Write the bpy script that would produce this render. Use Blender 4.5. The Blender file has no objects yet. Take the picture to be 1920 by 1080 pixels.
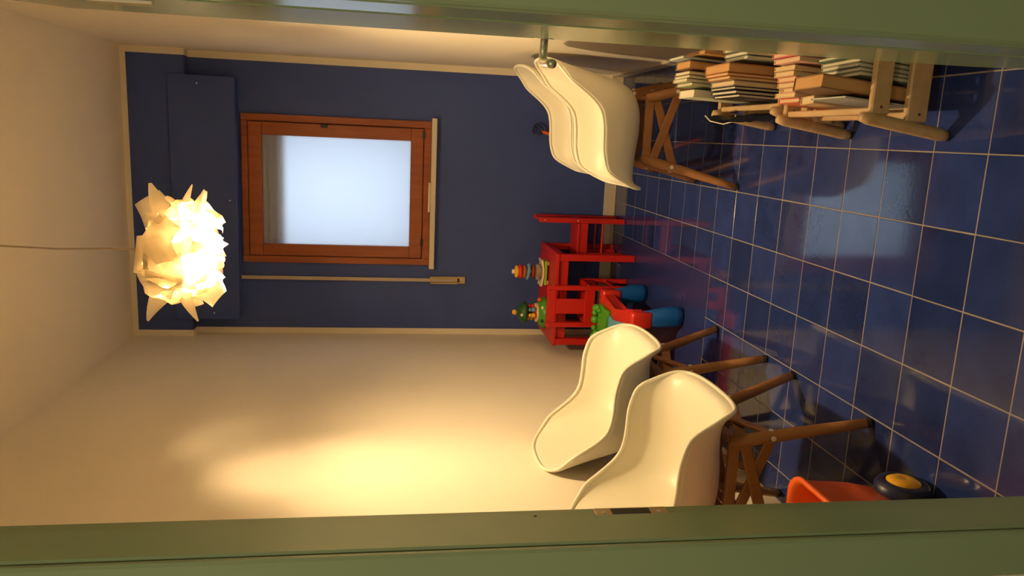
import bpy, bmesh, math, random
from mathutils import Vector, Matrix
random.seed(7)
scn = bpy.context.scene
COL = scn.collection

# ------------------------------------------------------------------ camera
PITCH, YAW, ROLL, FPX = 0.152998, 0.197039, 0.015221, 1445.14
CAM_Z = 1.4467
def cam_axes():
    r = Vector((math.cos(YAW), math.sin(YAW), 0)); f = Vector((-math.sin(YAW), math.cos(YAW), 0)); u = Vector((0, 0, 1))
    f2 = f*math.cos(PITCH) - u*math.sin(PITCH); u2 = u*math.cos(PITCH) + f*math.sin(PITCH)
    r3 = r*math.cos(ROLL) + u2*math.sin(ROLL); u3 = u2*math.cos(ROLL) - r*math.sin(ROLL)
    return r3, u3, f2
_r, _u, _f = cam_axes()
cam_data = bpy.data.cameras.new('camera'); cam = bpy.data.objects.new('camera', cam_data); COL.objects.link(cam)
X, Y, Z = -_u, _r, -_f                       # the photograph was taken with the phone on its side
cam.matrix_world = Matrix(((X.x, Y.x, Z.x, 0), (X.y, Y.y, Z.y, 0), (X.z, Y.z, Z.z, CAM_Z), (0, 0, 0, 1)))
cam_data.sensor_width = 36; cam_data.lens = FPX*36/1920; cam_data.clip_start = 0.01
scn.camera = cam

# ------------------------------------------------------------------ light, exposure
BULB_STRENGTH = 1620
LAMP_COL = (1.0, 0.69, 0.34)
HALL_FILL_WATT = 19.0
SKY_STRENGTH = 1.75
scn.view_settings.view_transform = 'Standard'; scn.view_settings.look = 'None'
scn.view_settings.exposure = 0.12; scn.view_settings.gamma = 1.0
scn.view_settings.use_curve_mapping = False
world = bpy.data.worlds.new('sky'); scn.world = world; world.use_nodes = True
wb = world.node_tree.nodes['Background']
wb.inputs[0].default_value = (0.68, 0.85, 1.0, 1); wb.inputs[1].default_value = SKY_STRENGTH
scn.cycles.use_denoising = True
scn.cycles.max_bounces = 10; scn.cycles.diffuse_bounces = 6

# ------------------------------------------------------------------ materials
def new_mat(name):
    m = bpy.data.materials.new(name); m.use_nodes = True
    nt = m.node_tree; return m, nt, nt.nodes['Principled BSDF']
def mat(name, col, rough=0.5, vary=0.08, scale=8.0, bump=0.0, bscale=60.0, metal=0.0, spec=0.5, objvary=0.0, stretch=None, trans=0.0, coat=0.0):
    m, nt, p = new_mat(name); N, L = nt.nodes, nt.links
    tc = N.new('ShaderNodeTexCoord'); mp = N.new('ShaderNodeMapping'); L.new(tc.outputs['Object'], mp.inputs[0])
    if stretch: mp.inputs['Scale'].default_value = stretch
    n = N.new('ShaderNodeTexNoise'); n.inputs['Scale'].default_value = scale; n.inputs['Detail'].default_value = 5
    L.new(mp.outputs[0], n.inputs[0])
    hsv = N.new('ShaderNodeHueSaturation'); hsv.inputs['Color'].default_value = (*col, 1)
    mr = N.new('ShaderNodeMapRange'); mr.inputs[3].default_value = 1-vary; mr.inputs[4].default_value = 1+vary
    L.new(n.outputs[0], mr.inputs[0])
    if objvary:
        oi = N.new('ShaderNodeObjectInfo'); mo = N.new('ShaderNodeMapRange')
        mo.inputs[3].default_value = 1-objvary; mo.inputs[4].default_value = 1+objvary
        L.new(oi.outputs['Random'], mo.inputs[0])
        mu = N.new('ShaderNodeMath'); mu.operation = 'MULTIPLY'; L.new(mo.outputs[0], mu.inputs[0]); L.new(mr.outputs[0], mu.inputs[1])
        L.new(mu.outputs[0], hsv.inputs['Value'])
    else: L.new(mr.outputs[0], hsv.inputs['Value'])
    L.new(hsv.outputs[0], p.inputs['Base Color'])
    p.inputs['Roughness'].default_value = rough; p.inputs['Metallic'].default_value = metal
    p.inputs['Specular IOR Level'].default_value = spec
    p.inputs['Transmission Weight'].default_value = trans; p.inputs['Coat Weight'].default_value = coat
    if bump:
        b = N.new('ShaderNodeBump'); b.inputs['Strength'].default_value = bump; b.inputs['Distance'].default_value = 0.002
        n2 = N.new('ShaderNodeTexNoise'); n2.inputs['Scale'].default_value = bscale; L.new(tc.outputs['Object'], n2.inputs[0])
        L.new(n2.outputs[0], b.inputs['Height']); L.new(b.outputs[0], p.inputs['Normal'])
    return m
def wood(name, c1, c2, rough=0.45, scale=(3, 40, 40)):
    m, nt, p = new_mat(name); N, L = nt.nodes, nt.links
    tc = N.new('ShaderNodeTexCoord'); mp = N.new('ShaderNodeMapping'); mp.inputs['Scale'].default_value = scale
    L.new(tc.outputs['Object'], mp.inputs[0])
    n = N.new('ShaderNodeTexNoise'); n.inputs['Scale'].default_value = 1.0; n.inputs['Detail'].default_value = 6; n.inputs['Distortion'].default_value = 0.6
    L.new(mp.outputs[0], n.inputs[0])
    r = N.new('ShaderNodeValToRGB'); r.color_ramp.elements[0].position = .3; r.color_ramp.elements[1].position = .7
    r.color_ramp.elements[0].color = (*c1, 1); r.color_ramp.elements[1].color = (*c2, 1)
    L.new(n.outputs[0], r.inputs[0]); L.new(r.outputs[0], p.inputs['Base Color']); p.inputs['Roughness'].default_value = rough
    return m
M = {}
M['wall'] = mat('cream_paint', (0.84, 0.78, 0.66), 0.8, 0.03, 3, 0.25, 120)
M['ceil'] = mat('ceiling_paint', (0.84, 0.77, 0.65), 0.85, 0.03, 3, 0.2, 120)
M['blue'] = mat('blue_paint', (0.036, 0.070, 0.29), 0.6, 0.06, 5, 0.2, 120)
M['border'] = mat('cream_border_paint', (0.80, 0.74, 0.62), 0.7, 0.03, 6)
M['skirt'] = mat('cream_skirting_tile', (0.62, 0.55, 0.44), 0.4, 0.06, 10)
M['grout'] = mat('grout', (0.25, 0.225, 0.20), 0.9, 0.12, 30)
def tile_mat():
    m, nt, p = new_mat('blue_glazed_tile'); N, L = nt.nodes, nt.links
    tc = N.new('ShaderNodeTexCoord'); oi = N.new('ShaderNodeObjectInfo')
    ad = N.new('ShaderNodeVectorMath'); ad.operation = 'ADD'; L.new(tc.outputs['Object'], ad.inputs[0])
    cb = N.new('ShaderNodeCombineXYZ'); mu = N.new('ShaderNodeMath'); mu.operation = 'MULTIPLY'; mu.inputs[1].default_value = 37
    L.new(oi.outputs['Random'], mu.inputs[0]); L.new(mu.outputs[0], cb.inputs[0]); L.new(mu.outputs[0], cb.inputs[2]); L.new(cb.outputs[0], ad.inputs[1])
    n = N.new('ShaderNodeTexNoise'); n.inputs['Scale'].default_value = 9; n.inputs['Detail'].default_value = 4; L.new(ad.outputs[0], n.inputs[0])
    n2 = N.new('ShaderNodeTexNoise'); n2.inputs['Scale'].default_value = 260; n2.inputs['Detail'].default_value = 2; L.new(ad.outputs[0], n2.inputs[0])
    r = N.new('ShaderNodeValToRGB'); r.color_ramp.elements[0].position = .3; r.color_ramp.elements[1].position = .75
    r.color_ramp.elements[0].color = (0.010, 0.020, 0.098, 1); r.color_ramp.elements[1].color = (0.022, 0.040, 0.178, 1)
    mx = N.new('ShaderNodeMath'); mx.operation = 'MULTIPLY_ADD'; mx.inputs[1].default_value = 0.35
    L.new(n2.outputs[0], mx.inputs[0]); 
    m3 = N.new('ShaderNodeMath'); m3.operation = 'MULTIPLY'; m3.inputs[1].default_value = 0.7; L.new(n.outputs[0], m3.inputs[0]); L.new(m3.outputs[0], mx.inputs[2])
    L.new(mx.outputs[0], r.inputs[0])
    hsv = N.new('ShaderNodeHueSaturation'); mo = N.new('ShaderNodeMapRange'); mo.inputs[3].default_value = .75; mo.inputs[4].default_value = 1.3
    L.new(oi.outputs['Random'], mo.inputs[0]); L.new(mo.outputs[0], hsv.inputs['Value']); L.new(r.outputs[0], hsv.inputs['Color'])
    L.new(hsv.outputs[0], p.inputs['Base Color'])
    p.inputs['Roughness'].default_value = 0.075; p.inputs['IOR'].default_value = 1.8
    b = N.new('ShaderNodeBump'); b.inputs['Strength'].default_value = 0.06; b.inputs['Distance'].default_value = 0.0015
    n4 = N.new('ShaderNodeTexNoise'); n4.inputs['Scale'].default_value = 75; n4.inputs['Detail'].default_value = 3; L.new(ad.outputs[0], n4.inputs[0])
    L.new(n4.outputs[0], b.inputs['Height']); L.new(b.outputs[0], p.inputs['Normal'])
    return m
M['tile'] = tile_mat()
def hall_floor_mat():
    m, nt, p = new_mat('hall_tiles'); N, L = nt.nodes, nt.links
    tc = N.new('ShaderNodeTexCoord'); b = N.new('ShaderNodeTexBrick'); b.offset = 0
    b.inputs['Scale'].default_value = 5; b.inputs['Brick Width'].default_value = 1; b.inputs['Row Height'].default_value = 1
    b.inputs['Mortar Size'].default_value = .01
    b.inputs['Color1'].default_value = (.02, .026, .09, 1); b.inputs['Color2'].default_value = (.025, .034, .11, 1); b.inputs['Mortar'].default_value = (.34, .31, .28, 1)
    L.new(tc.outputs['Object'], b.inputs[0]); L.new(b.outputs[0], p.inputs['Base Color']); p.inputs['Roughness'].default_value = .2
    return m
M['halltile'] = hall_floor_mat()
M['playmat'] = mat('blue_vinyl_mat', (0.018, 0.027, 0.125), 0.27, 0.08, 6)
M['green'] = mat('green_gloss_paint', (0.27, 0.38, 0.22), 0.2, 0.03, 4)
M['green'].node_tree.nodes['Principled BSDF'].inputs['IOR'].default_value = 1.65
M['wframe'] = wood('varnished_window_wood', (0.26, 0.062, 0.018), (0.36, 0.098, 0.030), 0.35, (30, 30, 3))
M['stone'] = mat('cream_marble', (0.66, 0.60, 0.50), 0.35, 0.08, 12)
M['shutter'] = mat('grey_shutter', (0.20, 0.17, 0.15), 0.6)
M['strap'] = mat('beige_webbing', (0.50, 0.42, 0.33), 0.8, 0.1, 40)
M['brass'] = mat('dull_brass', (0.50, 0.38, 0.22), 0.35, 0.08, 20, metal=0.6)
M['metal'] = mat('satin_nickel', (0.72, 0.68, 0.60), 0.40, 0.04, 20, metal=1.0)
M['black'] = mat('black_iron', (0.02, 0.018, 0.016), 0.5)
M['white'] = mat('white_plastic', (0.72, 0.69, 0.57), 0.38, 0.015, 4, spec=0.4)
M['legwood'] = wood('brown_leg_wood', (0.28, 0.120, 0.040), (0.37, 0.175, 0.062), 0.45, (14, 14, 3))
M['rubber'] = mat('black_rubber', (0.015, 0.013, 0.012), 0.7)
M['pine'] = wood('pale_pine', (0.42, 0.27, 0.13), (0.54, 0.37, 0.20), 0.5, (20, 4, 20))
M['red'] = mat('red_paint', (0.50, 0.010, 0.006), 0.42, 0.04, 8)
M['redpl'] = mat('red_plastic', (0.55, 0.025, 0.012), 0.25, 0.03, 8)
M['orange'] = mat('orange_plastic', (0.75, 0.115, 0.008), 0.38, 0.03, 6)
M['yellow'] = mat('yellow_plastic', (0.80, 0.42, 0.02), 0.35, 0.03, 8)
M['navy'] = mat('navy_plastic', (0.012, 0.016, 0.06), 0.4, 0.05, 8)
M['bluepl'] = mat('blue_plastic', (0.006, 0.085, 0.36), 0.3, 0.04, 6)
M['skyblue'] = mat('sky_blue_plastic', (0.10, 0.32, 0.50), 0.35, 0.06, 20)
M['greenpl'] = mat('green_plastic', (0.06, 0.30, 0.015), 0.35, 0.08, 20)
M['dkgreen'] = mat('dark_green_plastic', (0.018, 0.085, 0.025), 0.4, 0.06, 20)
M['lime'] = mat('lime_plastic', (0.28, 0.46, 0.03), 0.35)
M['cream'] = mat('cream_plastic', (0.80, 0.68, 0.46), 0.4)
M['brown'] = mat('brown_plastic', (0.10, 0.035, 0.012), 0.45)
M['clear'] = mat('clear_plastic', (0.9, 0.85, 0.8), 0.05, trans=0.85)
M['screw'] = mat('pale_screw', (0.78, 0.74, 0.66), 0.35, metal=0.0)
M['paper'] = mat('page_paper', (0.60, 0.48, 0.30), 0.85, 0.12, 6, stretch=(120, 1, 1))
M['palepaper'] = mat('pale_page_paper', (0.62, 0.58, 0.46), 0.8, 0.12, 6, stretch=(140, 1, 1))
M['envelope'] = mat('brown_kraft_paper', (0.48, 0.27, 0.11), 0.85, 0.08, 10)
def emit(name, col, s):
    m = bpy.data.materials.new(name); m.use_nodes = True; nt = m.node_tree; nt.nodes.clear()
    e = nt.nodes.new('ShaderNodeEmission'); e.inputs[0].default_value = (*col, 1); e.inputs[1].default_value = s
    o = nt.nodes.new('ShaderNodeOutputMaterial'); nt.links.new(e.outputs[0], o.inputs[0]); return m
M['bulb'] = emit('glowing_bulb', LAMP_COL, BULB_STRENGTH)
def translucent(name, col, tcol, fac, gloss=0.0, groug=0.3):
    m = bpy.data.materials.new(name); m.use_nodes = True; nt = m.node_tree; nt.nodes.clear(); N, L = nt.nodes, nt.links
    d = N.new('ShaderNodeBsdfDiffuse'); d.inputs[0].default_value = (*col, 1)
    t = N.new('ShaderNodeBsdfTranslucent'); t.inputs[0].default_value = (*tcol, 1)
    mx = N.new('ShaderNodeMixShader'); mx.inputs[0].default_value = fac; L.new(d.outputs[0], mx.inputs[1]); L.new(t.outputs[0], mx.inputs[2])
    tc = N.new('ShaderNodeTexCoord'); n = N.new('ShaderNodeTexNoise'); n.inputs['Scale'].default_value = 25; L.new(tc.outputs['Object'], n.inputs[0])
    b = N.new('ShaderNodeBump'); b.inputs['Strength'].default_value = .15; b.inputs['Distance'].default_value = .002
    L.new(n.outputs[0], b.inputs['Height']); L.new(b.outputs[0], d.inputs['Normal'])
    out = N.new('ShaderNodeOutputMaterial'); last = mx
    if gloss:
        g = N.new('ShaderNodeBsdfGlossy'); g.inputs['Roughness'].default_value = groug
        m2 = N.new('ShaderNodeMixShader'); m2.inputs[0].default_value = gloss; L.new(mx.outputs[0], m2.inputs[1]); L.new(g.outputs[0], m2.inputs[2]); last = m2
    L.new(last.outputs[0], out.inputs[0]); return m
M['shade'] = translucent('white_shade_paper', (0.94, 0.89, 0.80), (0.96, 0.91, 0.80), 0.66)
M['frost'] = translucent('frosted_glass', (0.80, 0.80, 0.78), (0.95, 0.97, 1.0), 0.85, 0.03, 0.25)

# ------------------------------------------------------------------ mesh helpers
def obj(name, bm, m, parent=None, smooth=False, loc=None):
    me = bpy.data.meshes.new(name)
    bmesh.ops.recalc_face_normals(bm, faces=bm.faces[:])
    bm.to_mesh(me); bm.free()
    me.materials.append(m if not isinstance(m, str) else M[m])
    if smooth:
        for p in me.polygons: p.use_smooth = True
    o = bpy.data.objects.new(name, me); COL.objects.link(o)
    if parent: o.parent = parent
    if loc: o.location = loc
    return o
def tag(o, label, cat, group=None):
    o['label'] = label; o['category'] = cat
    if group: o['group'] = group
    return o
def struct(o): o['kind'] = 'structure'; return o
def thing(name, label, cat, loc=(0, 0, 0), rz=0, group=None):
    o = bpy.data.objects.new(name, None); COL.objects.link(o); o.location = loc; o.rotation_euler = (0, 0, rz)
    o.empty_display_size = .05
    return tag(o, label, cat, group)
def bx(x0, x1, y0, y1, z0, z1, bm=None, bev=0.0, seg=1, mtx=None):
    own = bm is None; b = bmesh.new()
    v = [b.verts.new((x, y, z)) for x in (x0, x1) for y in (y0, y1) for z in (z0, z1)]
    for f in ((0, 1, 3, 2), (4, 6, 7, 5), (0, 4, 5, 1), (2, 3, 7, 6), (0, 2, 6, 4), (1, 5, 7, 3)): b.faces.new([v[i] for i in f])
    if bev: bmesh.ops.bevel(b, geom=b.edges[:], offset=bev, segments=seg, profile=.5, affect='EDGES')
    if mtx is not None: bmesh.ops.transform(b, matrix=mtx, verts=b.verts[:])
    if own: return b
    me = bpy.data.meshes.new('t'); b.to_mesh(me); b.free(); bm.from_mesh(me); bpy.data.meshes.remove(me); return bm
def frame(a, b):
    a, b = Vector(a), Vector(b); d = (b-a).normalized()
    up = Vector((0, 0, 1)) if abs(d.z) < .9 else Vector((1, 0, 0))
    s = d.cross(up).normalized(); return d, s, s.cross(d)
def beam(a, b, w, t, bev=0.0, up=None):
    """board from a to b, w wide along the horizontal side direction, t thick along the other"""
    a, b = Vector(a), Vector(b); d = (b-a); L = d.length; d.normalize()
    upv = Vector(up) if up else (Vector((0, 0, 1)) if abs(d.z) < .9 else Vector((1, 0, 0)))
    s = d.cross(upv).normalized(); n = s.cross(d)
    m = Matrix(((d.x, s.x, n.x, a.x), (d.y, s.y, n.y, a.y), (d.z, s.z, n.z, a.z), (0, 0, 0, 1)))
    return bx(0, L, -w/2, w/2, -t/2, t/2, bev=bev, mtx=m)
def tube(pts, radii, n=12, bm=None, caps=True, sq=1.0):
    own = bm is None; bm = bm or bmesh.new(); rings = []
    pts = [Vector(p) for p in pts]
    if not hasattr(radii, '__len__'): radii = [radii]*len(pts)
    prev = None
    for i, p in enumerate(pts):
        d = (pts[min(i+1, len(pts)-1)] - pts[max(i-1, 0)]).normalized()
        if prev is None:
            up = Vector((0, 0, 1)) if abs(d.z) < .9 else Vector((1, 0, 0)); s = d.cross(up).normalized()
        else: s = (prev - d*prev.dot(d)).normalized()
        prev = s; t = s.cross(d)
        rings.append([bm.verts.new(p + (s*math.cos(2*math.pi*k/n) + t*math.sin(2*math.pi*k/n)*sq)*radii[i]) for k in range(n)])
    for a, b in zip(rings, rings[1:]):
        for k in range(n): bm.faces.new((a[k], a[(k+1) % n], b[(k+1) % n], b[k]))
    if caps: bm.faces.new(rings[0][::-1]); bm.faces.new(rings[-1])
    return bm
def lathe(prof, n=24, mtx=None):
    bm = bmesh.new(); rings = []
    for r, z in prof:
        rings.append([bm.verts.new((r*math.cos(2*math.pi*k/n), r*math.sin(2*math.pi*k/n), z)) for k in range(n)] if r > 1e-6 else [bm.verts.new((0, 0, z))])
    for a, b in zip(rings, rings[1:]):
        for k in range(n):
            if len(a) == 1 and len(b) == 1: continue
            if len(a) == 1: bm.faces.new((a[0], b[k], b[(k+1) % n]))
            elif len(b) == 1: bm.faces.new((a[k], a[(k+1) % n], b[0]))
            else: bm.faces.new((a[k], a[(k+1) % n], b[(k+1) % n], b[k]))
    for e in (rings[0], rings[-1]):
        if len(e) > 1: bm.faces.new(e)
    if mtx is not None: bmesh.ops.transform(bm, matrix=mtx, verts=bm.verts[:])
    return bm
def torus(R, r, n=28, k=12, mtx=None, sz=1.0):
    bm = bmesh.new(); vs = [[bm.verts.new(((R+r*math.cos(2*math.pi*j/k))*math.cos(2*math.pi*i/n), (R+r*math.cos(2*math.pi*j/k))*math.sin(2*math.pi*i/n), r*sz*math.sin(2*math.pi*j/k))) for j in range(k)] for i in range(n)]
    for i in range(n):
        for j in range(k): bm.faces.new((vs[i][j], vs[(i+1) % n][j], vs[(i+1) % n][(j+1) % k], vs[i][(j+1) % k]))
    if mtx is not None: bmesh.ops.transform(bm, matrix=mtx, verts=bm.verts[:])
    return bm
def ball(c, r, sx=1, sy=1, sz=1, u=16, v=10):
    bm = bmesh.new(); bmesh.ops.create_uvsphere(bm, u_segments=u, v_segments=v, radius=r)
    bmesh.ops.transform(bm, matrix=Matrix.Translation(c) @ Matrix.Diagonal((sx, sy, sz, 1)), verts=bm.verts[:]); return bm
def prism(poly, z0, z1, bev=0.0, seg=2):
    bm = bmesh.new(); a = [bm.verts.new((x, y, z0)) for x, y in poly]; b = [bm.verts.new((x, y, z1)) for x, y in poly]
    bm.faces.new(a[::-1]); bm.faces.new(b); n = len(poly)
    for i in range(n): bm.faces.new((a[i], a[(i+1) % n], b[(i+1) % n], b[i]))
    if bev: bmesh.ops.bevel(bm, geom=bm.edges[:], offset=bev, segments=seg, profile=.5, affect='EDGES')
    return bm
def dup(root, loc, rz, label=None):
    r = root.copy(); COL.objects.link(r); r.location = loc; r.rotation_euler = (0, 0, rz)
    if label: r['label'] = label
    for ch in list(root.children):
        c = ch.copy(); COL.objects.link(c); c.parent = r
        for g in ch.children:
            d = g.copy(); COL.objects.link(d); d.parent = c
    return r

# ------------------------------------------------------------------ the room
XL, XR, YB, ZC = -1.31, 0.413, 4.973, 3.022
YD0, YD1 = 0.987, 1.09            # hall side and room side of the door wall
DXL, DXR, DZ = -0.570, 0.1505, 2.13
floor = struct(obj('floor', bx(XL-.1, XR+.1, 0.96, YB+.1, -.06, -.0006), 'grout'))
TX0, TY0, S, G = 0.008, 2.537, 0.2, 0.0031
xs = sorted({XL, XR} | {TX0+k*S for k in range(-12, 12) if XL+.01 < TX0+k*S < XR-.01})
ys = sorted({0.97, YB} | {TY0+k*S for k in range(-12, 20) if 0.98 < TY0+k*S < YB-.01})
tmesh = {}
for a, b in zip(xs, xs[1:]):
    for c, d in zip(ys, ys[1:]):
        w, h = b-a-G, d-c-G; key = (round(w, 4), round(h, 4))
        if key not in tmesh:
            bm = bmesh.new(); e = .0012
            top = [bm.verts.new((sx*(w/2-e), sy*(h/2-e), 0)) for sx, sy in ((-1, -1), (1, -1), (1, 1), (-1, 1))]
            mid = [bm.verts.new((sx*w/2, sy*h/2, -e*.7)) for sx, sy in ((-1, -1), (1, -1), (1, 1), (-1, 1))]
            bot = [bm.verts.new((sx*w/2, sy*h/2, -.008)) for sx, sy in ((-1, -1), (1, -1), (1, 1), (-1, 1))]
            bm.faces.new(top); bm.faces.new(bot[::-1])
            for p, q in ((bot, mid), (mid, top)):
                for i in range(4): bm.faces.new((p[i], p[(i+1) % 4], q[(i+1) % 4], q[i]))
            me = bpy.data.meshes.new('tile'); bm.to_mesh(me); bm.free(); me.materials.append(M['tile']); tmesh[key] = me
        t = bpy.data.objects.new('tile', tmesh[key]); COL.objects.link(t); t.parent = floor
        t.location = ((a+b)/2, (c+d)/2, random.uniform(0, .0002)); t.rotation_euler = (random.uniform(-.0028, .0028), random.uniform(-.0028, .0028), 0)
struct(obj('floor_hall', bx(-1.9, 1.5, -1.6, 0.96, -.06, -.001), 'halltile'))
struct(obj('ceiling', bx(-1.95, 1.55, -1.65, YB+.3, ZC, ZC+.1), 'ceil'))
struct(obj('wall_left', bx(XL-.12, XL, YD1, YB+.3, -.06, ZC), 'wall'))
struct(obj('wall_right', bx(XR, XR+.12, YD1, YB+.3, -.06, ZC), 'wall'))
# front wall with the doorway
bm = bmesh.new()
bx(-1.9, DXL-.05, YD0+.012, YD1-.0, -.06, ZC, bm); bx(DXR+.05, 1.5, YD0+.012, YD1, -.06, ZC, bm); bx(DXL-.05, DXR+.05, YD0+.012, YD1, DZ+.05, ZC, bm)
struct(obj('wall_front', bm, 'wall'))
bm = bmesh.new()
bx(-1.95, -1.9, -1.65, 1.0, -.06, ZC, bm); struct(obj('wall_hall_left', bm, 'wall'))
struct(obj('wall_hall_right', bx(1.5, 1.55, -1.65, 1.0, -.06, ZC), 'wall'))
struct(obj('wall_hall_rear', bx(-1.9, 1.5, -1.65, -1.6, -.06, ZC), 'wall'))
# back wall with the window opening, painted blue inside a cream border
WX0, WX1, WZ0, WZ1 = -0.80, 0.02, 1.23, 2.36
BF = 4.89                          # face of the beam over the window
wb_ = bmesh.new()
bx(XL-.1, WX0, YB, YB+.28, -.06, ZC, wb_); bx(WX1, XR+.1, YB, YB+.28, -.06, ZC, wb_)
bx(WX0, WX1, YB, YB+.28, -.06, WZ0, wb_); bx(WX0, WX1, YB, YB+.28, WZ1, ZC, wb_)
wall_back = struct(obj('wall_back', wb_, 'blue'))
beam_o = struct(obj('beam', bx(XL, XR, BF, YB, 2.672, ZC), 'blue'))
def border(name, *a): return struct(obj(name, bx(*a), 'border'))
bw = 0.037
border('trim_1', XL, XL+bw, YB-.003, YB, .075, 2.672)
border('trim_2', XR-bw-.004, XR, YB-.003, YB, .075, 2.672)
border('trim_3', XL, XL+bw, BF-.003, BF, 2.672, ZC)
border('trim_4', XR-bw, XR, BF-.003, BF, 2.672, ZC)
border('trim_5', XL+bw, XR-bw, BF-.003, BF, ZC-.031, ZC)
border('trim_6', XL, XL+bw, BF, YB, 2.669, 2.672); border('trim_7', XR-bw, XR, BF, YB, 2.669, 2.672)
struct(obj('baseboard_back', bx(XL+.012, XR-.012, YB-.012, YB, 0, .077, bev=.002), 'skirt'))
struct(obj('baseboard_left', bx(XL, XL+.012, YD1, YB, 0, .077, bev=.002), 'skirt'))
struct(obj('baseboard_right', bx(XR-.012, XR, YD1, YB, 0, .077, bev=.002), 'skirt'))

# shutter box over the window
sb = thing('shutter_box', 'dark blue roller shutter box above the window', 'shutter box', (0, 0, 0))
body = obj('front_panel', bx(-1.2, .267, 4.872, 4.89, 2.388, 2.765, bev=.003), 'blue', sb)
obj('box_body', bx(-1.19, .257, 4.89, YB, 2.388, 2.672), 'blue', sb)
for x, z in ((.22, 2.60), (-.46, 2.43), (-1.16, 2.54)):
    obj('screw', lathe(((0.0, 0), (.005, 0), (.004, .003), (0, .0035)), 10, Matrix.Translation((x, 4.8725, z)) @ Matrix.Rotation(math.pi/2, 4, 'X')), 'screw', body)

# window
win = bpy.data.objects.new('window_1', None); COL.objects.link(win); struct(win)
def wpart(name, *a, m='wframe', bev=.003, par=None): return obj(name, bx(*a, bev=bev), m, par or win)
wpart('casing', -.848, -.805, 4.955, 5.02, 1.222, 2.375); wpart('casing', .022, .065, 4.955, 5.02, 1.222, 2.375)
wpart('casing', -.805, .022, 4.955, 5.02, 2.335, 2.375); wpart('casing', -.805, .022, 4.955, 5.02, 1.222, 1.268)
sash = wpart('sash_rail', -.800, .017, 4.942, 4.985, 2.252, 2.332); wpart('sash_rail', -.800, .017, 4.942, 4.985, 1.272, 1.350)
wpart('sash_stile', -.800, -.728, 4.943, 4.985, 1.350, 2.252); wpart('sash_stile', -.060, .017, 4.943, 4.985, 1.350, 2.252)
wpart('added_stop', -.83, -.775, 4.987, 5.02, 1.24, 2.36, bev=0); wpart('added_stop', -.01, .05, 4.987, 5.02, 1.24, 2.36, bev=0)  # unseen stops added behind the sash to block daylight through the gaps
wpart('added_stop', -.775, -.01, 5.002, 5.02, 2.31, 2.36, bev=0); wpart('added_stop', -.775, -.01, 4.987, 5.02, 1.24, 1.30, bev=0)
obj('glass_pane', bx(-.735, -.053, 4.964, 4.968, 1.343, 2.259), 'frost', win)
for x in (-.70, -.02): wpart('hinge', x-.022, x+.022, 4.936, 4.956, 1.262, 1.280, m='black', bev=.002)
wpart('latch', -.003, .019, 4.930, 4.944, 1.86, 1.90, m='black', bev=.003)
struct(obj('window_sill', bx(-.865, .085, 4.905, YB+.02, 1.190, 1.222, bev=.003), 'stone'))
# roller shutter slats outside, mostly rolled up
z = 2.40
while z > 2.15:
    obj('shutter_slat', bx(-.774, -.011, 4.990, 5.000, z-.039, z-.001, bev=.003), 'shutter', win); z -= .04
tag(obj('paper_strip', bx(-.50, -.315, 4.925, 4.955, 1.2225, 1.236, bev=.002), 'cream'), 'short cream strip lying on the window sill', 'paper strip')
# shutter strap
st = thing('shutter_strap', 'beige shutter pull strap with bracket left of the window', 'strap', (-.9445, 4.955, 0))
obj('webbing', bx(-.011, .011, -.004, -.0015, 1.06, 2.388), 'strap', st)
br = obj('bracket', bx(-.024, .024, .006, .018, .978, 1.211, bev=.004), 'brass', st)
obj('cheek', bx(.013, .024, -.012, .006, 1.03, 1.211, bev=.003), 'brass', br); obj('cheek', bx(-.024, -.013, -.012, .006, 1.03, 1.211, bev=.003), 'brass', br)
obj('slot', bx(-.012, .012, .002, .0062, 1.017, 1.032), 'black', br)
obj('screw', ball((0, .006, 1.0), .008, 1, .5, 1), 'brass', br)

# door frame and door
def jamb(name, sgn, x):
    # sgn +1: reveal on the left side of the opening (faces +x)
    root = bpy.data.objects.new(name, None); COL.objects.link(root); struct(root)
    def b(n, x0, x1, *r, bev=0.0): return obj(n, bx(min(x0, x1), max(x0, x1), *r, bev=bev), 'green', root)
    b('jamb', x-sgn*.048, x, YD0+.004, YD1-.018, 0, DZ, bev=.003)
    b('rebate', x-sgn*.048, x-sgn*.011, YD1-.020, YD1+.022, 0, DZ, bev=.002)
    b('architrave', x-sgn*.078, x-sgn*.0015, YD0-.012, YD0+.0015, 0, DZ+.07, bev=.004)
    b('architrave', x-sgn*.11, x-sgn*.05, YD1, YD1+.014, 0, DZ+.07, bev=.004)
    return root
jl = jamb('trim_8', 1, DXL); jamb('trim_9', -1, DXR)
hd = bpy.data.objects.new('trim_10', None); COL.objects.link(hd); struct(hd)
obj('head_jamb', bx(DXL-.048, DXR+.048, YD0+.004, YD1+.022, DZ+.001, DZ+.049, bev=.002), 'green', hd)
obj('architrave', bx(DXL-.078, DXR+.078, YD0-.012, YD0+.0015, DZ-.0+.001, DZ+.075, bev=.003), 'green', hd)
# strike plate on the left jamb
xr = DXL-.011
sp = obj('strike_plate', bx(xr, xr+.002, YD1-.016, YD1+.018, 1.005, 1.125, bev=.0008), 'brass', jl)
obj('latch_hole', bx(xr+.0012, xr+.0026, YD1-.008, YD1+.014, 1.035, 1.098), 'black', sp)
for z in (1.02, 1.111): obj('screw', ball((xr+.002, YD1+.002, z), .004, .5, 1, 1, 10, 6), 'screw', sp)
obj('screw', ball((xr+.0005, YD1+.0, 1.222), .003, .5, 1, 1, 8, 6), 'black', jl)
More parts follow.
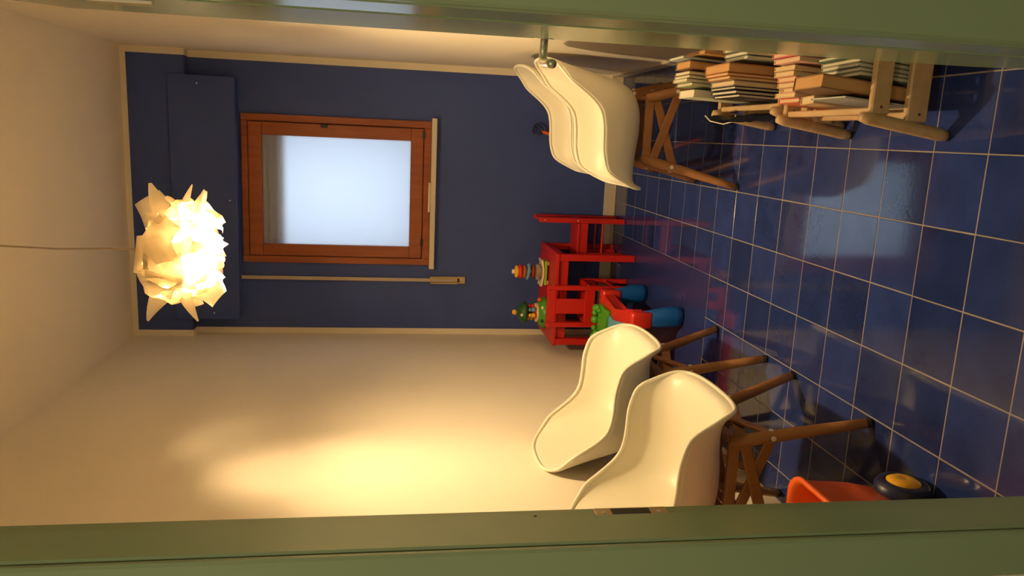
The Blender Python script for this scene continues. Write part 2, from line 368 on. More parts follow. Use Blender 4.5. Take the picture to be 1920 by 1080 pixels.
# open door leaf
ang = math.atan2(.0665, .70)
leaf = bpy.data.objects.new('door_1', None); COL.objects.link(leaf); struct(leaf)
leaf.location = (DXR+.004, YD1+.026, 0); leaf.rotation_euler = (0, 0, -ang)
obj('door_panel', bx(0, .042, 0, .70, .008, DZ-.004, bev=.002), 'green', leaf)
hz, hy = 1.122, .655
hr = obj('handle', tube([(0, hy, hz), (-.028, hy, hz), (-.040, hy-.002, hz), (-.049, hy-.008, hz), (-.053, hy-.020, hz), (-.053, hy-.060, hz), (-.053, hy-.115, hz)], .0098, 16), 'metal', leaf, True)
obj('rose', lathe(((0, 0), (.022, 0), (.022, .001), (0, .0012)), 24, Matrix.Translation((0, hy, hz)) @ Matrix.Rotation(-math.pi/2, 4, 'Y')), 'metal', leaf, True)
for z in (.3, 1.8): obj('hinge', tube([(-.004, -.006, z-.04), (-.004, -.006, z+.04)], .007, 10), 'metal', leaf)

# added hall lamp, out of view (lights the hall side of the door frame)
hl = thing('added_hall_lamp', 'added round white ceiling lamp in the unseen hallway', 'ceiling lamp', (-.2, -.75, ZC))
obj('base', lathe(((0, 0), (.17, 0), (.17, -.02), (0, -.02)), 24), 'white', hl)
obj('diffuser', lathe(((.16, -.02), (.15, -.06), (.10, -.085), (0, -.095)), 24), emit('hall_fill_glow', (1.0, .86, .62), 1.2), hl, True)
ld = bpy.data.lights.new('hall_fill_light', 'AREA'); ld.shape = 'DISK'; ld.size = .3; ld.energy = HALL_FILL_WATT; ld.color = (1.0, .84, .56)
lo = bpy.data.objects.new('hall_fill_light', ld); COL.objects.link(lo); lo.location = (-.2, -.75, ZC-.11)

# ------------------------------------------------------------------ pendant lamp
LX, LY, LZ = -.452, 2.85, 2.195
lamp = thing('pendant_lamp', 'glowing crumpled white paper pendant lamp hanging from the ceiling', 'lamp', (LX, LY, LZ))
obj('cord', tube([(0, 0, ZC-LZ-.03), (.004, 0, .6), (-.003, 0, .4), (.002, 0, .25), (0, 0, .08)], .0032, 8), 'strap', lamp, True)  # pale cord in a darker beige, its shading put into the colour
obj('ceiling_cup', lathe(((0, 0), (.05, 0), (.045, -.03), (.01, -.045), (0, -.045)), 20, Matrix.Translation((0, 0, ZC-LZ))), 'cream', lamp, True)
obj('lamp_holder', lathe(((0, .10), (.018, .10), (.02, .03), (.016, .0), (0, .0)), 16), 'white', lamp, True)
obj('bulb', ball((0, 0, -.050), .050, 1, 1, 1.05, 14, 10), 'bulb', lamp, True)
def petal(c, n, up, w, h, curl, fold, seed):
    rnd = random.Random(seed); n = Vector(n).normalized(); up = Vector(up); s = n.cross(up).normalized(); up = s.cross(n)*-1
    if up.dot(Vector((0, 0, 1))) == 0: pass
    bm = bmesh.new(); K = 6; g = []
    a1, a2 = rnd.uniform(-.35, .35), rnd.uniform(-.3, .3)
    for i in range(K+1):
        row = []
        for j in range(K+1):
            a, b = i/K*2-1, j/K*2-1
            d = -curl*(a*a)*w - fold*(b*b)*h + .016*math.sin(4*a+seed)*math.cos(3*b+seed*1.7) + .02*a1*a*b
            p = Vector(c) + s*(a*w*(1+a1*b)) + up*(b*h*(1+a2*a)) + n*d
            row.append(bm.verts.new(p))
        g.append(row)
    for i in range(K):
        for j in range(K): bm.faces.new((g[i][j], g[i+1][j], g[i+1][j+1], g[i][j+1]))
    r = bmesh.ops.solidify(bm, geom=bm.faces[:], thickness=.0006)
    return obj('paper_petal', bm, 'shade', lamp, True)
k = 0
for zc, rr, num, tilt in ((.066, .115, 7, .55), (.030, .165, 9, .15), (-.035, .165, 8, -.25)):
    for i in range(num):
        a = 2*math.pi*(i + .37*k)/num + random.uniform(-.12, .12)
        ra = rr*random.uniform(.92, 1.08)
        petal((ra*math.cos(a), ra*math.sin(a), zc+random.uniform(-.012, .012)), (math.cos(a), math.sin(a), tilt+random.uniform(-.25, .25)),
              (math.sin(a)*random.uniform(-.4, .4), math.cos(a)*random.uniform(-.4, .4), 1), random.uniform(.060, .085), random.uniform(.050, .066), random.uniform(.15, .5), random.uniform(-.4, .5), 100+k*20+i)
    k += 1
for i in range(9):   # lower petals, added to hold back the bulb's direct light on the walls
    a = 2*math.pi*i/9
    petal((.125*math.cos(a), .125*math.sin(a), -.105), (math.cos(a), math.sin(a), -.9), (0, 0, 1), .028, .040, .2, .1, 340+i)
for i in range(5):   # top cover
    a = 2*math.pi*i/5+.3
    petal((.065*math.cos(a), .065*math.sin(a), .100), (.35*math.cos(a), .35*math.sin(a), 1), (math.cos(a), math.sin(a), 0), .07, .075, .2, .2, 300+i)
# paper corners that stick out: (right, up) of the tip seen from the door, root on the globe, width
def spike(tip, root, w, dy, tr, seed):
    t = Vector((tip[0], dy, tip[1])); r = Vector((root[0], dy*.6, root[1])); d = (t-r); L = d.length; d.normalize()
    s = d.cross(Vector((.25, -1, .3))).normalized(); n = s.cross(d); bm = bmesh.new(); K = 6; g = []
    for i in range(K+1):
        f = i/K; ww = w*(1-f**1.3*(1-tr)); q = r + d*(f*L) + s*((w-ww)*(.5 if seed % 2 else -.5)) + n*(.022*math.sin(f*2.6+seed))
        g.append([bm.verts.new(q + s*(e*ww) + n*(-.25*ww*e*e)) for e in (-1, -.5, 0, .5, 1)])
    for i in range(K):
        for j in range(4): bm.faces.new((g[i][j], g[i+1][j], g[i+1][j+1], g[i][j+1]))
    bmesh.ops.solidify(bm, geom=bm.faces[:], thickness=.0006)
    return obj('paper_petal', bm, 'shade', lamp, True)
PX = 2.9/1445
for i, (tx, ty, rx, ry, w, dy, tr) in enumerate((
    (314, 348, 328, 425, .060, -.05, .10), (352, 353, 348, 410, .024, .02, .10), (388, 364, 362, 418, .034, -.06, .25), (274, 382, 310, 440, .070, .02, .75),
    (272, 470, 310, 475, .075, -.06, .85), (272, 535, 312, 505, .070, .03, .70), (280, 588, 314, 530, .048, -.04, .10), (376, 588, 345, 530, .032, -.06, .10),
    (350, 580, 335, 540, .050, .03, .50), (408, 545, 365, 510, .065, -.07, .60), (404, 449, 365, 460, .050, -.06, .40), (392, 500, 355, 485, .065, .06, .60),
    (385, 412, 355, 440, .050, .04, .40), (350, 520, 320, 500, .070, -.13, .7), (330, 420, 315, 455, .065, -.12, .7), (300, 505, 330, 485, .060, -.13, .6))):
    spike((-(ty-470)*PX, -(tx-338)*PX), (-(ry-470)*PX, -(rx-338)*PX), w, dy, tr, i)

# ------------------------------------------------------------------ shell chairs
def interp(tab, t):
    for (t0, *a), (t1, *b) in zip(tab, tab[1:]):
        if t <= t1:
            f = (t-t0)/(t1-t0); return [x+(y-x)*f for x, y in zip(a, b)]
    return list(tab[-1][1:])
def smooth_tab(tab, n=120):
    pts = [interp(tab, i/n) for i in range(n+1)]
    for _ in range(14):
        pts = [pts[0]] + [[(a+2*b+c)/4 for a, b, c in zip(pts[i-1], pts[i], pts[i+1])] for i in range(1, n)] + [pts[-1]]
    return pts
# t, x, z, half width, rim dx, rim dz
PROF = [(0.00, 0.255, 0.395, 0.205, -0.005, 0.035), (0.05, 0.252, 0.425, 0.212, -0.004, 0.030), (0.12, 0.225, 0.440, 0.226, 0.007, 0.050), (0.25, 0.120, 0.424, 0.244, 0.065, 0.160), (0.40, 0.000, 0.408, 0.250, 0.095, 0.200), (0.50, -0.085, 0.412, 0.250, 0.095, 0.196), (0.60, -0.160, 0.450, 0.247, 0.100, 0.170), (0.68, -0.192, 0.520, 0.241, 0.092, 0.132), (0.78, -0.212, 0.610, 0.232, 0.067, 0.100), (0.88, -0.238, 0.720, 0.222, 0.043, 0.060), (1.00, -0.270, 0.850, 0.210, 0.015, 0.010)]
PT = smooth_tab(PROF)
def prof(t):
    f = max(0, min(1, t))*120; i = min(119, int(f)); g = f-i
    return [a+(b-a)*g for a, b in zip(PT[i], PT[i+1])]
RIM = []
def shell():
    bm = bmesh.new(); NR, NC = 34, 26; g = []
    for i in range(NR+1):
        row = []
        for j in range(NC+1):
            s = j/NC*2-1; a = abs(s)
            t0 = .040*a**3.2; t1 = 1-.150*a**2.6
            x, z, w, dx, dz = prof(t0+(t1-t0)*i/NR)
            th = a*math.pi/2; e = (1-math.cos(th))**1.05
            yy = math.copysign(w*math.sin(th)**.92 + (.006 if a > .999 else 0), s)
            row.append(bm.verts.new((x+dx*e, yy, z+dz*e)))
        g.append(row)
    RIM.append([[tuple(v.co) for v in r] for r in g])
    for i in range(NR):
        for j in range(NC): bm.faces.new((g[i][j], g[i+1][j], g[i+1][j+1], g[i][j+1]))
    return bm
def make_chair(label):
    t = thing('shell_chair', label, 'chair', group='white shell chairs along the two side walls')
    sh = obj('seat_shell', shell(), 'white', t, True)
    md = sh.modifiers.new('thick', 'SOLIDIFY'); md.thickness = .010; md.offset = 1
    ms = sh.modifiers.new('smooth', 'SUBSURF'); ms.levels = 1; ms.render_levels = 1
    g = RIM[0]; NR, NC = len(g)-1, len(g[0])-1
    path = [g[0][j] for j in range(NC)] + [g[i][NC] for i in range(NR)] + [g[NR][j] for j in range(NC, 0, -1)] + [g[i][0] for i in range(NR, 0, -1)]
    path = [Vector(p) for p in path]
    for _ in range(2): path = [(path[i-1] + path[i]*2 + path[(i+1) % len(path)])/4 for i in range(len(path))]
    rb = bmesh.new(); rr = []
    for i, p in enumerate(path):
        d = (path[(i+1) % len(path)] - path[i-1]).normalized(); ref = Vector((-.3, 0, 1)); a = d.cross(ref).normalized(); b = a.cross(d)
        rr.append([rb.verts.new(p + (a*math.cos(k*math.pi/4) + b*math.sin(k*math.pi/4))*.0068) for k in range(8)])
    for i in range(len(rr)):
        A, B = rr[i], rr[(i+1) % len(rr)]
        best = min(range(8), key=lambda o: sum((A[k].co-B[(k+o) % 8].co).length for k in range(8)))
        for k in range(8): rb.faces.new((A[k], A[(k+1) % 8], B[(k+1+best) % 8], B[(k+best) % 8]))
    obj('rolled_rim', rb, 'white', sh, True)
    top = {}
    for sx in (1, -1):
        for sy in (1, -1):
            a, b = Vector((.125*sx, .125*sy, .395)), Vector((.228*sx, .236*sy, .004))
            if sx < 0: b.x = -.235
            bm = tube([a, a.lerp(b, .15), a.lerp(b, .45), a.lerp(b, .8), b], [.0185, .0205, .0195, .0165, .0150], 14)
            lg = obj('leg', bm, 'legwood', t, True)
            d = (b-a).normalized()
            obj('foot_pad', tube([b - d*.012, b - d*.001 + Vector((0, 0, 0))], .0157, 14), 'rubber', lg)
            p = a.lerp(b, .30); top[sx, sy] = (a, b)
            nrm = Vector((1 if sx > 0 else -1, 0, .15)).normalized()
            q = p + nrm*.0195
            obj('screw', lathe(((0, 0), (.0080, 0), (.0080, .0025), (.0040, .0035), (.0030, .001), (0, .001)), 12, Matrix.Translation(q) @ nrm.to_track_quat('Z', 'Y').to_matrix().to_4x4()), 'screw', lg)
            q = p + Vector((0, sy, .15)).normalized()*.0195; n2 = Vector((0, sy, .15)).normalized()
            obj('screw', lathe(((0, 0), (.0080, 0), (.0080, .0025), (.0040, .0035), (.0030, .001), (0, .001)), 12, Matrix.Translation(q) @ n2.to_track_quat('Z', 'Y').to_matrix().to_4x4()), 'screw', lg)
    def pt(k, f): a, b = top[k]; return a.lerp(b, f)
    for k1, k2, off in (((1, 1), (-1, 1), (0, .012, 0)), ((1, -1), (-1, -1), (0, -.012, 0)), ((1, 1), (1, -1), (.012, 0, 0)), ((-1, 1), (-1, -1), (-.012, 0, 0))):
        o = Vector(off)
        obj('cross_brace', beam(pt(k1, .10), pt(k2, .33), .012, .036, .003), 'legwood', t)
        obj('cross_brace', beam(pt(k1, .33)-o*1.1, pt(k2, .10)-o*1.1, .012, .036, .003), 'legwood', t)
    for k1, k2 in (((1, 1), (-1, 1)), ((1, -1), (-1, -1)), ((1, 1), (1, -1)), ((-1, 1), (-1, -1))):
        obj('seat_bearer', beam(pt(k1, .03), pt(k2, .03), .016, .036, .002), 'legwood', t)
    return t
chB = make_chair('white shell chair nearest the doorway, standing against the left wall')
chB.location = (-1.035, 2.27, 0)
dup(chB, (-1.036, 2.952, 0), 0, 'white shell chair on the left wall beside the blue toy table')
dup(chB, (.055, 3.365, 0), math.pi, 'white shell chair on the right wall just behind the magazine racks')
dup(chB, (.075, 3.975, 0), math.pi, 'farther white shell chair on the right wall, near the window wall')

# ------------------------------------------------------------------ play mat, red furniture, toys
tag(obj('play_mat', bx(-1.29, -.592, 3.342, 4.742, .0002, .003, bev=.001), 'playmat'), 'plain dark blue mat on the floor under the red children\'s furniture', 'mat')
T = .487
tb = thing('play_table', 'small red wooden children\'s table in the window corner', 'table', (-.957, 4.698, .0))
hx, hy_ = .283, .262
obj('tabletop', bx(-hx, hx, -hy_, hy_, T-.020, T, bev=.003), 'red', tb)
for sx in (-1, 1):
    for sy in (-1, 1):
        x, y = sx*(hx-.024), sy*(hy_-.024)
        obj('leg', bx(x-.020, x+.020, y-.020, y+.020, .003 if True else 0, T-.020, bev=.003), 'red', tb)
for sy in (-1, 1): obj('apron', bx(-hx+.045, hx-.045, sy*(hy_-.030)-.009, sy*(hy_-.030)+.009, T-.078, T-.0201, bev=.001), 'red', tb)
for sx in (-1, 1): obj('apron', bx(sx*(hx-.030)-.009, sx*(hx-.030)+.009, -hy_+.045, hy_-.045, T-.078, T-.0201, bev=.001), 'red', tb)
def kid_chair(label, loc, rz, W=.25, D=.25, H=.555, dz=0.003):
    """faces +y locally, back at y=-D/2"""
    c = thing('child_chair', label, 'chair', (*loc, dz), rz, 'red children\'s chairs at the play table'); w, d = W/2, D/2
    H -= dz
    for sx in (-1, 1):
        lg = obj('back_post', bx(sx*(w-.014)-.014, sx*(w-.014)+.014, -d, -d+.032, 0, H, bev=.004), 'red', c)
        for z in (.305, .515): obj('screw', ball((sx*w, -d+.016, z), .0045, .6, 1, 1, 8, 6), 'screw', lg)
        obj('leg', bx(sx*(w-.014)-.014, sx*(w-.014)+.014, d-.032, d, 0, .285, bev=.004), 'red', c)
        obj('side_rail', bx(sx*(w-.014)-.009, sx*(w-.014)+.009, -d+.03, d-.03, .235, .283, bev=.002), 'red', c)
        obj('stretcher', tube([(sx*(w-.014), -d+.02, .14), (sx*(w-.014), d-.02, .14)], .007, 10), 'red', c)
    obj('seat', bx(-w+.0, w-.0, -d+.033, d, .285, .303, bev=.004), 'red', c)
    obj('seat_rail', bx(-w+.028, w-.028, -d+.006, -d+.024, .262, .322, bev=.002), 'red', c)
    obj('back_rail', bx(-w+.028, w-.028, -d+.006, -d+.024, H-.055, H-.002, bev=.002), 'red', c)
    obj('back_slat', bx(-.045, .045, -d+.009, -d+.021, .32, H-.05, bev=.002), 'red', c)
    return c
kid_chair('red child chair with its slatted back to the doorway, tucked into the table', (-.972, 4.465), 0, W=.25, D=.27)
kid_chair('red child chair at the right side of the play table', (-.612, 4.803), math.pi/2, W=.205, D=.25)

# ring stacking toy on the table
rt = thing('stacking_toy', 'ring stacking toy with yellow, red and blue rings on the table', 'toy', (-.832, 4.70, T))
bs = obj('base', bx(-.078, .078, -.05, .05, .008, .028, bev=.007, seg=3), 'lime', rt)
def arc_plate():
    bm = bmesh.new(); K = 12; g = []
    for i in range(K+1):
        x = -.082+.164*i/K; z = .030+.010*(x/.08)**2
        g.append([bm.verts.new((x, y, z)) for y in (-.053, .053)] + [bm.verts.new((x, y, z+.010)) for y in (.053, -.053)])
    for i in range(K):
        for j in range(4): bm.faces.new((g[i][j], g[i+1][j], g[i+1][(j+1) % 4], g[i][(j+1) % 4]))
    bm.faces.new(g[0]); bm.faces.new(g[-1][::-1]); return bm
obj('top_plate', arc_plate(), 'cream', rt)
for x in (-.06, .06): obj('foot', bx(x-.012, x+.012, -.045, .045, 0, .010, bev=.003), 'cream', rt)
obj('clear_drum', lathe(((.050, .042), (.056, .055), (.050, .072), (.034, .078), (.034, .082), (0, .082)), 24), 'clear', rt, True)
obj('core', lathe(((0, .040), (.022, .040), (.022, .075), (0, .075)), 16), 'envelope', rt, True)
obj('ring', torus(.030, .015, mtx=Matrix.Translation((0, 0, .094)), sz=.75), mat('clear_red_plastic', (.55, .06, .03), .15, trans=.5), rt, True)
obj('ring', torus(.036, .0165, mtx=Matrix.Translation((0, 0, .124)) @ Matrix.Rotation(.12, 4, 'Y'), sz=.75), 'skyblue', rt, True)
obj('ring', torus(.028, .015, mtx=Matrix.Translation((0, 0, .148)), sz=.8), mat('clear_orange_plastic', (.65, .18, .04), .15, trans=.4), rt, True)
obj('ring', torus(.030, .0160, mtx=Matrix.Translation((0, 0, .174)), sz=.9), 'redpl', rt, True)
obj('ring', torus(.024, .0145, mtx=Matrix.Translation((0, 0, .196)), sz=.9), 'yellow', rt, True)
obj('peg', lathe(((0, .05), (.013, .05), (.013, .205), (.0145, .207), (.0145, .225), (0, .226)), 16), 'cream', rt, True)

# tree carousel toy
ca = thing('carousel_toy', 'green toy carousel with tree top and yellow ball on the table', 'toy', (-1.088, 4.675, T))
obj('base', lathe(((0, 0), (.092, 0), (.100, .010), (.096, .030), (.072, .050), (.066, .052), (0, .052)), 28), 'greenpl', ca, True)
obj('turntable', lathe(((0, .0525), (.060, .0525), (.060, .068), (.056, .070), (0, .070)), 28), 'cream', ca, True)
obj('trunk', lathe(((0, .07), (.034, .07), (.024, .10), (.026, .135), (0, .135)), 16), 'brown', ca, True)
obj('tree_top', lathe(((0, .128), (.064, .128), (.070, .138), (.060, .160), (.038, .180), (0, .190)), 28), 'dkgreen', ca, True)
obj('ball', ball((0, 0, .200), .018), 'yellow', ca, True)
for a, m1, m2 in ((-1.75, 'yellow', 'redpl'), (-1.0, 'skyblue', 'redpl'), (-.35, 'redpl', 'cream'), (1.2, 'skyblue', 'yellow'), (2.6, 'yellow', 'redpl')):
    x, y = .047*math.cos(a), .047*math.sin(a)
    pg = obj('peg_rider', lathe(((0, .070), (.014, .070), (.016, .085), (.012, .100), (0, .102)), 14, Matrix.Translation((x, y, 0))), m1, ca, True)
    obj('rider_head', ball((x, y, .110), .0125), m1, pg, True)
    obj('rider_seat', bx(x-.017, x+.017, y-.017, y+.017, .0702, .080, bev=.004), m2, pg)
for a, m1 in ((-1.0, 'cream'), (-2.0, 'navy')):
    obj('button', ball((.086*math.cos(a), .086*math.sin(a), .036), .012, 1, 1, .8), m1, ca, True)
obj('side_knob', ball((.088, -.03, .052), .014), 'orange', ca, True)
obj('leaf_badge', ball((-.004, -.058, .163), .010, 1, .5, 1), 'cream', ca, True)

# blue and red activity table
at_ = thing('activity_table', 'plastic toy activity table with red rim and blue legs', 'toy table', (-1.06, 3.90, .0075))
outer = [(.215, -.31), (.235, -.26), (.165, .0), (.215, .30), (.19, .335), (-.17, .335), (-.21, .30), (-.18, 0), (-.23, -.26), (-.21, -.31)]
rim = prism(outer, .195, .262, .012)
obj('rim', rim, 'redpl', at_, False)
inner = [(.150, -.22), (.112, .0), (.15, .25), (-.14, .25), (-.12, .0), (-.16, -.22)]
pool = obj('panel', prism(inner, .258, .270, .003), 'skyblue', at_)
for i in range(9): obj('piano_key', bx(-.08+.02*i, -.064+.02*i, -.215, -.165, .2702, .276, bev=.001), 'cream' if i % 2 else 'navy', pool)
hill = obj('grass_panel', prism([(.145, .07), (.148, .26), (-.14, .26), (-.13, .09), (-.05, .05), (.04, .09)], .262, .284, .006), 'greenpl', at_)
for x, y, r in ((.12, .27, .022), (.09, .285, .020), (.05, .28, .024), (.00, .285, .018), (-.05, .28, .024), (-.10, .285, .022), (.13, .235, .018), (.12, .20, .014), (-.02, .24, .02)):
    obj('bush', ball((x, y, .292), r, 1, 1, 1.0, 12, 8), 'greenpl', hill, True)
obj('sun_button', ball((-.09, .20, .288), .018), 'yellow', at_, True)
for sx in (-1, 1):
    for sy in (-1, 1):
        x, y = sx*.185, sy*.275
        bm = tube([(x, y, .20), (x+sx*.006, y+sy*.006, .14), (x+sx*.014, y+sy*.012, .08), (x+sx*.016, y+sy*.016, .03), (x+sx*.016, y+sy*.018, .0)], [.034, .041, .045, .045, .036], 18)
        bmesh.ops.transform(bm, matrix=Matrix.Translation((x, y, 0)) @ Matrix.Diagonal((1.18, .82, 1, 1)) @ Matrix.Translation((-x, -y, 0)), verts=bm.verts[:])
        lg = obj('leg', bm, 'bluepl', at_, True)
        obj('socket', bx(x-.042, x+.042, y-.038, y+.042, .158, .266, bev=.012, seg=2), 'redpl', lg, True)
obj('screw_cap', ball((.19, .30, .263), .008, 1, 1, .4), 'navy', at_, True); obj('screw_cap', ball((.20, -.275, .263), .008, 1, 1, .4), 'navy', at_, True)

# orange toy cart by the left jamb
ct = thing('toy_cart', 'orange toy cart with navy wheels and yellow hubs beside the left door jamb', 'toy cart', (-1.045, 1.64, 0))
def tub():
    bm = bmesh.new(); rings = []
    def ring(hx, hy, z, r=.06, n=5):
        v = []
        for cx, cy, a0 in ((hx-r, hy-r, 0), (-hx+r, hy-r, 90), (-hx+r, -hy+r, 180), (hx-r, -hy+r, 270)):
            for i in range(n+1):
                a = math.radians(a0+90*i/n); v.append(bm.verts.new((cx+r*math.cos(a), cy+r*math.sin(a), z)))
        return v
    spec = [(.10, .16, .055), (.135, .195, .07), (.152, .222, .20), (.158, .230, .325), (.166, .238, .332), (.164, .236, .342), (.152, .224, .340), (.148, .219, .325), (.142, .212, .20), (.125, .185, .085), (.09, .15, .075)]
    rings = [ring(*s) for s in spec]; n = len(rings[0])
    for a, b in zip(rings, rings[1:]):
        for i in range(n): bm.faces.new((a[i], a[(i+1) % n], b[(i+1) % n], b[i]))
    bm.faces.new(rings[0][::-1]); bm.faces.new(rings[-1]); return bm
obj('tub', tub(), 'orange', ct, True)
for sx in (-1, 1):
    for y in (.125, -.125):
        mt = Matrix.Translation((sx*.150, y, .072)) @ Matrix.Rotation(sx*math.pi/2, 4, 'Y')
        wh = obj('wheel', lathe(((0, -.025), (.066, -.025), (.072, -.015), (.072, .012), (.064, .024), (.048, .026), (.045, .020), (0, .020)), 28, mt), 'navy', ct, True)
        obj('hub', lathe(((0, .018), (.045, .018), (.044, .026), (.030, .034), (.010, .036), (0, .030)), 24, mt), 'yellow', wh, True)
# toy spade leaning behind the far chair
sv = thing('toy_spade', 'toy spade with blue handle and orange shaft leaning on the blue wall', 'toy spade', (-.022, 4.80, 0))
def P(f): return Vector((-.105+.165*f, .02+.10*f, .02+.512*f))
obj('shaft', tube([P(.35), P(.99)], .010, 12), 'orange', sv, True)
d = (P(1)-P(0)).normalized(); s = Vector((d.z, 0, -d.x)).normalized()
h0 = P(.97); loop = [h0, h0+d*.015+s*.018, h0+d*.060+s*.030, h0+d*.066+s*.020, h0+d*.066-s*.020, h0+d*.060-s*.030, h0+d*.015-s*.018, h0]
obj('handle', tube(loop, .008, 10), 'navy', sv, True)
obj('blade', beam(P(0), P(.4), .09, .012, .005), 'navy', sv)

# ------------------------------------------------------------------ magazine racks and what stands in them
def rack(label, x, y0, y1, rz):
    L = y1-y0
    r = thing('magazine_rack', label, 'magazine rack', (x, y0, 0), rz, 'two pine magazine racks end to end on the right')
    D = .29
    for y in (.012, L-.012):
        for sx, xa, xb in ((1, 0, .040), (-1, D+.03, D-.0)):
            bm = tube([(xa, y, .008), (xa+(xb-xa)*.1, y, .030), (xa+(xb-xa)*.9, y, .235), (xb, y, .257)], [.0145, .017, .017, .0125], 14)
            pst = obj('post', bm, 'pine', r, True)
            obj('foot_pad', tube([(xa, y, 0), (xa+(xb-xa)*.035, y, .0095)], .0125, 12), 'rubber', pst)
        for z0, z1, xo in ((.184, .236, .036), (.074, .134, .022)):
            eb = obj('end_board', bx(xo+.010, D-.006, y-.010, y+.010, z0, z1, bev=.004), 'pine', r)
            obj('dowel', tube([(xo+.03, y-.0105, z0+.025), (xo+.03, y-.0095, z0+.025)], .004, 8), 'brown', eb)
    for xo, z in ((.046, .231), (.040, .125), (D-.030, .231), (D-.030, .125)):
        obj('side_rail', bx(xo, xo+.018, .024, L-.024, z-.026, z, bev=.003), 'pine', r)
    for i in range(6): obj('base_slat', bx(.06+.034*i, .083+.034*i, .024, L-.024, .078, .088, bev=.002), 'pine', r)
    return r
rack('pine magazine rack nearer the doorway, partly behind the green door', .050, 1.878, 2.352, 0)
rack('pine magazine rack farther from the doorway, next to the right-hand chairs', .078, 2.372, 2.868, 0)

cov = {}; BR = random.Random(11)
def cmat(c):
    if c not in cov: cov[c] = mat('cover_%d' % len(cov), c, .45, .15, 14)
    return cov[c]
def book(label, x, y, z, th, ln, ht, tilt=0, yaw=0, cover=(.4, .4, .4), pages='paper', kind='book', group=None, lean=0):
    """stands on its lower edge: th thick in x, ln deep in y (starting at y), ht high; tilt leans the top towards +x"""
    o = bpy.data.objects.new(kind, None); COL.objects.link(o); o.location = (x, y+BR.uniform(-.006, .006), z); ht += BR.uniform(-.010, .008); ln -= BR.uniform(0, .02)
    o.rotation_euler = (lean, tilt, yaw); tag(o, label, kind.replace('_', ' '), group)
    c = min(.0025, th*.18)
    bm = bmesh.new(); bx(-th/2, -th/2+c, 0, ln, 0, ht, bm); bx(th/2-c, th/2, 0, ln, 0, ht, bm); bx(-th/2+c, th/2-c, ln-c, ln, 0, ht, bm)
    obj('cover', bm, cmat(cover), o)
    obj('page_block', bx(-th/2+c, th/2-c, .003, ln-c, .003, ht-.003), pages, o)
    return o
ZB = .0915
gf, gn = 'reading matter in the farther rack', 'reading matter in the nearer rack'
# farther rack, front row (nearest the camera), from the left
YF = 2.445
book('black glossy magazine, leftmost at the front of the farther rack', .154, YF, ZB, .009, .22, .255, .03, .0, (.015, .014, .014), 'palepaper', 'magazine', gf)
book('dark grey magazine, second from left in the farther rack', .166, YF+.012, ZB, .011, .21, .262, .03, .0, (.03, .028, .03), 'palepaper', 'magazine', gf)
book('thin black magazine with pale edge, third from left in the farther rack', .178, YF+.004, ZB, .008, .21, .272, .03, .0, (.02, .02, .022), 'palepaper', 'magazine', gf)
book('cream paperback with grey edge between dark magazines and tan books', .193, YF, ZB, .017, .19, .283, .03, .0, (.30, .27, .21), 'paper', 'book', gf)
book('thin tan book beside the cream paperback in the farther rack', .208, YF+.002, ZB, .009, .19, .290, .03, .0, (.40, .20, .08), 'paper', 'book', gf)
book('thin orange book left of the thick orange book', .218, YF-.002, ZB, .008, .20, .296, .03, .0, (.50, .19, .06), 'paper', 'book', gf)
book('thick orange-brown book standing in the middle of the farther rack', .240, YF, ZB, .030, .20, .296, .03, .0, (.30, .13, .045), 'envelope', 'book', gf)
for i, (h, c, l) in enumerate(((.255, (.30, .34, .30), 'pale green-grey magazine right of the thick orange book'), (.262, (.42, .44, .36), 'pale magazine, middle of the three right of the thick orange book'), (.268, (.28, .30, .27), 'grey-green magazine, last of the three right of the thick orange book'))):
    book(l, .272+.014*i, YF-.03, ZB, .010, .17, h, .03, .0, c, 'palepaper', 'magazine', gf)
# farther rack, back row
YK = 2.665
book('pale green-white block of paper at the back of the farther rack', .166, YK+.01, ZB, .026, .15, .318, .03, .0, (.55, .58, .46), 'palepaper', 'paper_block', gf)
for i, (h, c, l) in enumerate(((.335, (.35, .38, .22), 'green-edged magazine at the back of the farther rack beside the paper block'), (.342, (.50, .48, .34), 'cream magazine, second from the paper block at the back'), (.345, (.38, .36, .20), 'olive magazine, third from the paper block at the back'), (.350, (.52, .44, .26), 'tan magazine, fourth from the paper block at the back'))):
    book(l, .190+.013*i, YK+.006*i, ZB, .010, .15, h, .05, .0, c, 'palepaper', 'magazine', gf)
book('thick brown book standing among magazines at the back of the farther rack', .254, YK+.02, ZB, .026, .14, .335, .06, .0, (.30, .17, .08), 'envelope', 'book', gf)
book('pale blue magazine tilted at the back of the farther rack', .278, YK+.03, ZB, .008, .14, .355, .06, .0, (.38, .46, .48), 'palepaper', 'magazine', gf)
book('flat orange envelope at the right end of the farther rack', .296, YK-.02, ZB, .012, .18, .300, .06, .0, (.52, .28, .10), 'envelope', 'envelope', gf)
# crumpled dark plastic bag hanging over the left edge of the farther rack
def bag():
    bm = bmesh.new(); g = []; K, J = 14, 8; rnd = random.Random(5)
    for i in range(K+1):
        f = i/K; row = []
        for j in range(J+1):
            h = j/J
            row.append(bm.verts.new((.022*math.sin(f*9+h*3)*.5 - .012*h + rnd.uniform(-.004, .004), -.02+.24*f, .10+.20*h + .012*math.sin(f*14) + rnd.uniform(-.004, .004))))
        g.append(row)
    for i in range(K):
        for j in range(J): bm.faces.new((g[i][j], g[i+1][j], g[i+1][j+1], g[i][j+1]))
    bmesh.ops.solidify(bm, geom=bm.faces[:], thickness=.001); return bm
pb = thing('plastic_bag', 'crumpled dark plastic bag at the left edge of the farther rack', 'bag', (.106, 2.62, 0))
obj('bag_film', bag(), mat('dark_film', (.05, .045, .045), .25), pb, True)
obj('handle_loop', tube([(0, .18, .31), (-.020, .15, .30), (-.030, .10, .27), (-.020, .05, .255), (0, .0, .27)], .0022, 8), 'palepaper', pb, True)
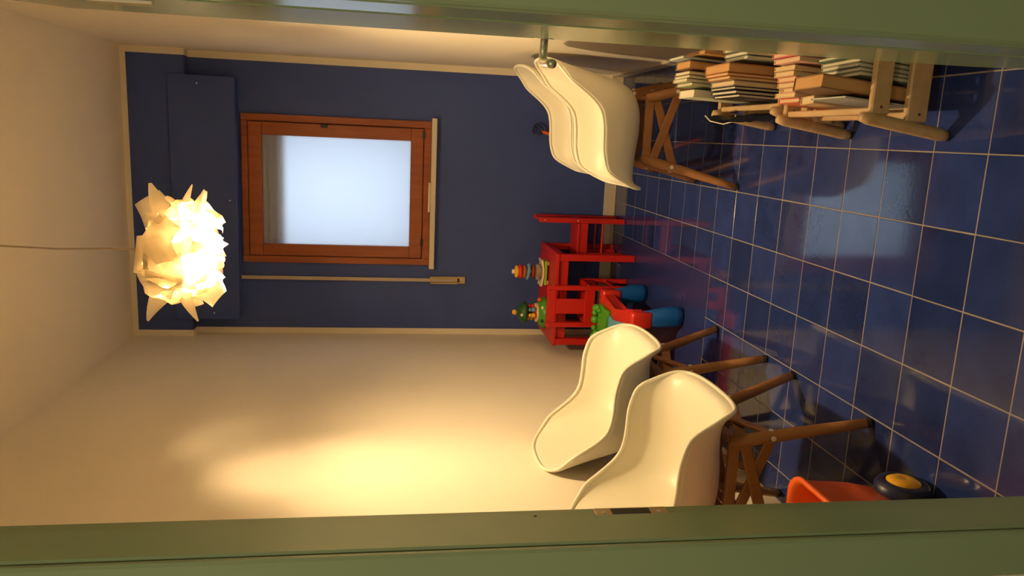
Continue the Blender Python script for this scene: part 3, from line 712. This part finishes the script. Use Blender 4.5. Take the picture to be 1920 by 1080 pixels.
# nearer rack, back row: small pink booklets
cols = ((.62, .16, .08), (.60, .38, .24), (.62, .34, .26), (.58, .40, .22), (.62, .28, .22), (.60, .42, .24), (.56, .40, .22))
lab = ('red-edged booklet, leftmost of the pink booklets at the back of the nearer rack', 'cream booklet, second from left among the pink booklets', 'pink booklet, third from left, standing slightly taller', 'tan booklet, fourth from left among the pink booklets', 'pink booklet, fifth from left among the pink booklets', 'pale tan booklet, sixth from left among the pink booklets', 'rightmost tan booklet of the leaning front pink row')
for i, (c, l) in enumerate(zip(cols, lab)):
    book(l, .126+.0150*i, 2.186+random.uniform(-.008, .008), ZB, .0135, .125, .190+.004*i+random.uniform(-.004, .004), .08, 0, c, 'paper', 'booklet', gn)
cols = ((.62, .36, .30), (.60, .16, .16), (.58, .40, .30), (.56, .38, .20))
lab = ('pale pink booklet near the green door, left of the red one', 'red-pink booklet between pale booklets near the green door', 'pink-white booklet near the green door, right of the red one', 'wide tan booklet closest to the green door')
for i, (c, l) in enumerate(zip(cols, lab)):
    book(l, .243+.0155*i, 2.125+.008*i, ZB, .013, .16, .235+.008*i, .04, .0, c, 'paper', 'booklet', gn)
# nearer rack, front row
YN = 1.915
book('thick brown hardback leaning at the front of the nearer rack', .150, YN+.002, ZB, .036, .165, .278, .10, .02, (.20, .105, .045), 'envelope', 'book', gn)
book('small cream paperback standing behind the thick brown book', .130, 2.095, ZB, .022, .085, .195, .05, .05, (.55, .38, .18), 'paper', 'book', gn)
book('thin grey-blue leaflet left of the thick brown book', .1225, YN+.004, ZB, .005, .17, .205, .08, .0, (.32, .34, .36), 'palepaper', 'magazine', gn)
for i in range(5):
    book(('pale green magazine right of the thick brown book', 'grey magazine, second right of the thick brown book', 'light grey-green magazine, third right of the thick brown book', 'cream-grey magazine, fourth right of the thick brown book', 'dark green magazine, fifth right of the thick brown book')[i],
         .184+.0115*i, YN+.004, ZB, .0095, .19, .165+.003*i, .10, .02, ((.30, .33, .24), (.26, .27, .22), (.36, .38, .28), (.40, .37, .26), (.10, .16, .09))[i], 'palepaper', 'magazine', gn)
for i in range(4):
    book(('tall tan magazine at the right front of the nearer rack', 'tall brown-edged magazine, second from right end of the nearer rack', 'tall olive magazine by the right end of the nearer rack', 'tall dark magazine at the far right of the nearer rack')[i],
         .248+.013*i, YN+.006, ZB, .011, .19, .215+.006*i, .08, .0, ((.38, .30, .17), (.30, .22, .12), (.26, .24, .14), (.10, .09, .06))[i], 'paper', 'magazine', gn)
